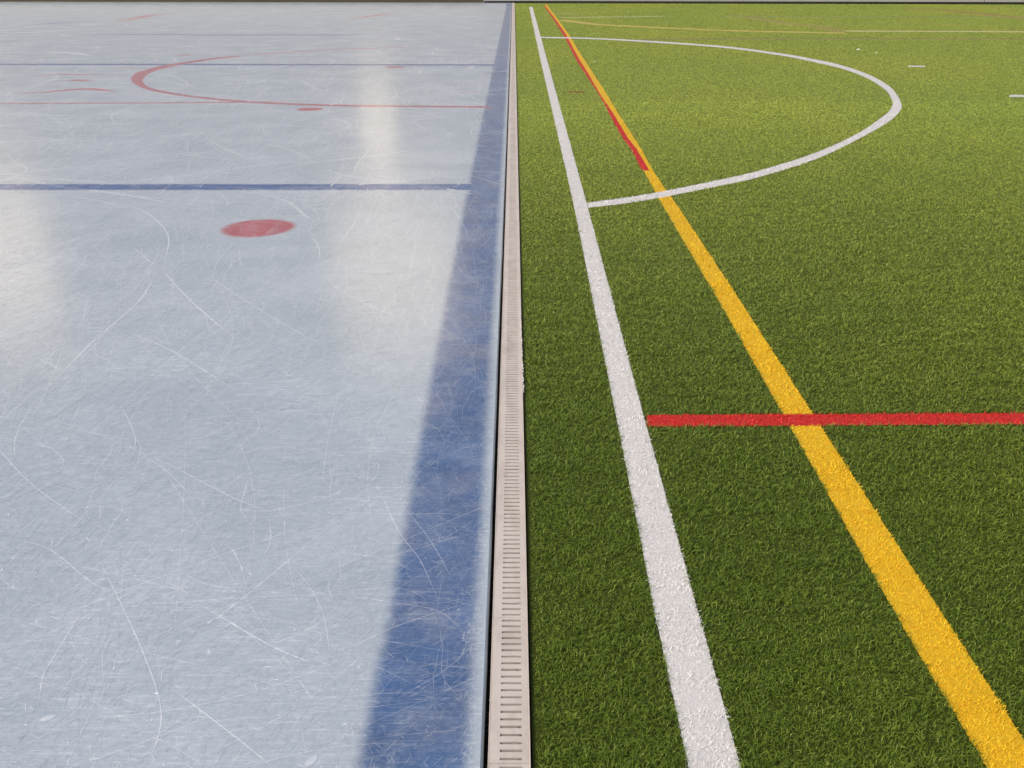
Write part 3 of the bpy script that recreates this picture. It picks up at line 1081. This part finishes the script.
def panel_thing(name, x0, x1, parts, label, cat, group=None):
    (ax, ay), (bx_, by_) = wall_run(x0, x1)
    ln = math.hypot(bx_ - ax, by_ - ay)
    root = empty(name, (ax, ay, 0), math.atan2(by_ - ay, bx_ - ax))
    for pn, y0, y1, z0, z1, m, bv in parts:
        bm = bmesh.new()
        box(bm, .012, ln - .012, y0, y1, z0, z1, bv)
        bm_obj(pn, bm, m, root)
    return tag(root, label, cat, group)


XJ = ground(484, 3)[0]
XW = ground(984, 4.5)[0]
board_parts = [('kick_strip', -.02, .03, ICE_Z + .01, .20, kick_m, .006), ('board_face', 0, .06, .205, 1.10, board_m, .006), ('cap_rail', -.015, .085, 1.104, 1.15, cap_m, .008)]
panel_thing('rink_board', XJ - 21.5, XJ, board_parts, 'dark olive base of the rink boards closing the far end of the ice', 'rink board')
wall_parts = [('gap_shade_strip', -.01, .12, -.05, .075, base_m, 0), ('wall_face', 0, .22, .08, 1.35, conc_m, .01)]  # black strip in place of the shaded gap at the wall's foot
panel_thing('concrete_wall', XJ, XW, wall_parts, 'long low grey concrete wall at the far end of the turf', 'wall')
panel_thing('concrete_wall', XW, XW + 14, wall_parts, 'grey concrete wall section beyond the dark joint in the far right corner', 'wall')

# unseen hall, added so its pale front and lit windows glow in the ice
fac_m, nt, b = material('unseen_facade')
L(nt, mix(nt, tex_noise(nt, coords(nt), .6, 5), (.42, .42, .45), (.52, .52, .55)), b.inputs['Base Color'])
b.inputs['Roughness'].default_value = .8
frame_m, nt, b = material('added_window_frame')
b.inputs['Base Color'].default_value = (.35, .34, .33, 1)
YB = FAR_M + 5


def added_lit_pane(name, strength):
    m, nt, b = material(name)
    b.inputs['Base Color'].default_value = (.3, .28, .25, 1)
    b.inputs['Roughness'].default_value = .15
    L(nt, mix(nt, tex_noise(nt, coords(nt), .7, 2), (1, .76, .50), (1, .87, .68)), b.inputs['Emission Color'])
    b.inputs['Emission Strength'].default_value = strength  # added glow that gives the ice its warm patches
    return m


hall = empty('unseen_hall', (-18, YB, -.15))
bm = bmesh.new()
box(bm, -30, 19.5, 0, 14, 0, 20, .05)
bm_obj('wall', bm, fac_m, hall)  # wall of the added unseen hall
bm = bmesh.new()
box(bm, -30.2, 19.7, -.2, 14.2, 20.004, 20.4, .05)
bm_obj('unseen_roof', bm, base_m, hall)
for x0, x1, z0, z1, st in ((-6.95, -5.4, 5.0, 7.2, 1.85), (-8.6, -2.6, 10.4, 16.4, 1.75), (-29.5, -22.1, 9.2, 15.6, 1.7)):
    x0 += 18; x1 += 18; z0 += .15; z1 += .15
    bm = bmesh.new()
    f = .1
    box(bm, x0 - f, x0, -.08, -.003, z0 - f, z1 + f)
    box(bm, x1, x1 + f, -.08, -.003, z0 - f, z1 + f)
    box(bm, x0 + .002, x1 - .002, -.078, -.003, z0 - f, z0)
    box(bm, x0 + .002, x1 - .002, -.078, -.003, z1, z1 + f)
    fr_o = bm_obj('added_window', bm, frame_m, hall)
    bm = bmesh.new()
    box(bm, x0 + .004, x1 - .004, -.03, -.006, z0 + .004, z1 - .004)
    bm_obj('added_pane', bm, added_lit_pane('added_lit_glass', st), fr_o)
tag(hall, 'unseen pale hall added behind the rink boards, its lit windows mirrored in the ice', 'building')

# ------------------------------------------------------------------ render settings
vs = scene.view_settings
vs.view_transform = 'Standard'
vs.look = 'None'
vs.exposure = 0.25
vs.gamma = 1.0
vs.use_curve_mapping = False
scene.render.engine = 'CYCLES'
scene.cycles.use_denoising = True
scene.cycles.max_bounces = 6
scene.cycles.transparent_max_bounces = 24
scene.cycles.caustics_reflective = False
scene.cycles.caustics_refractive = False
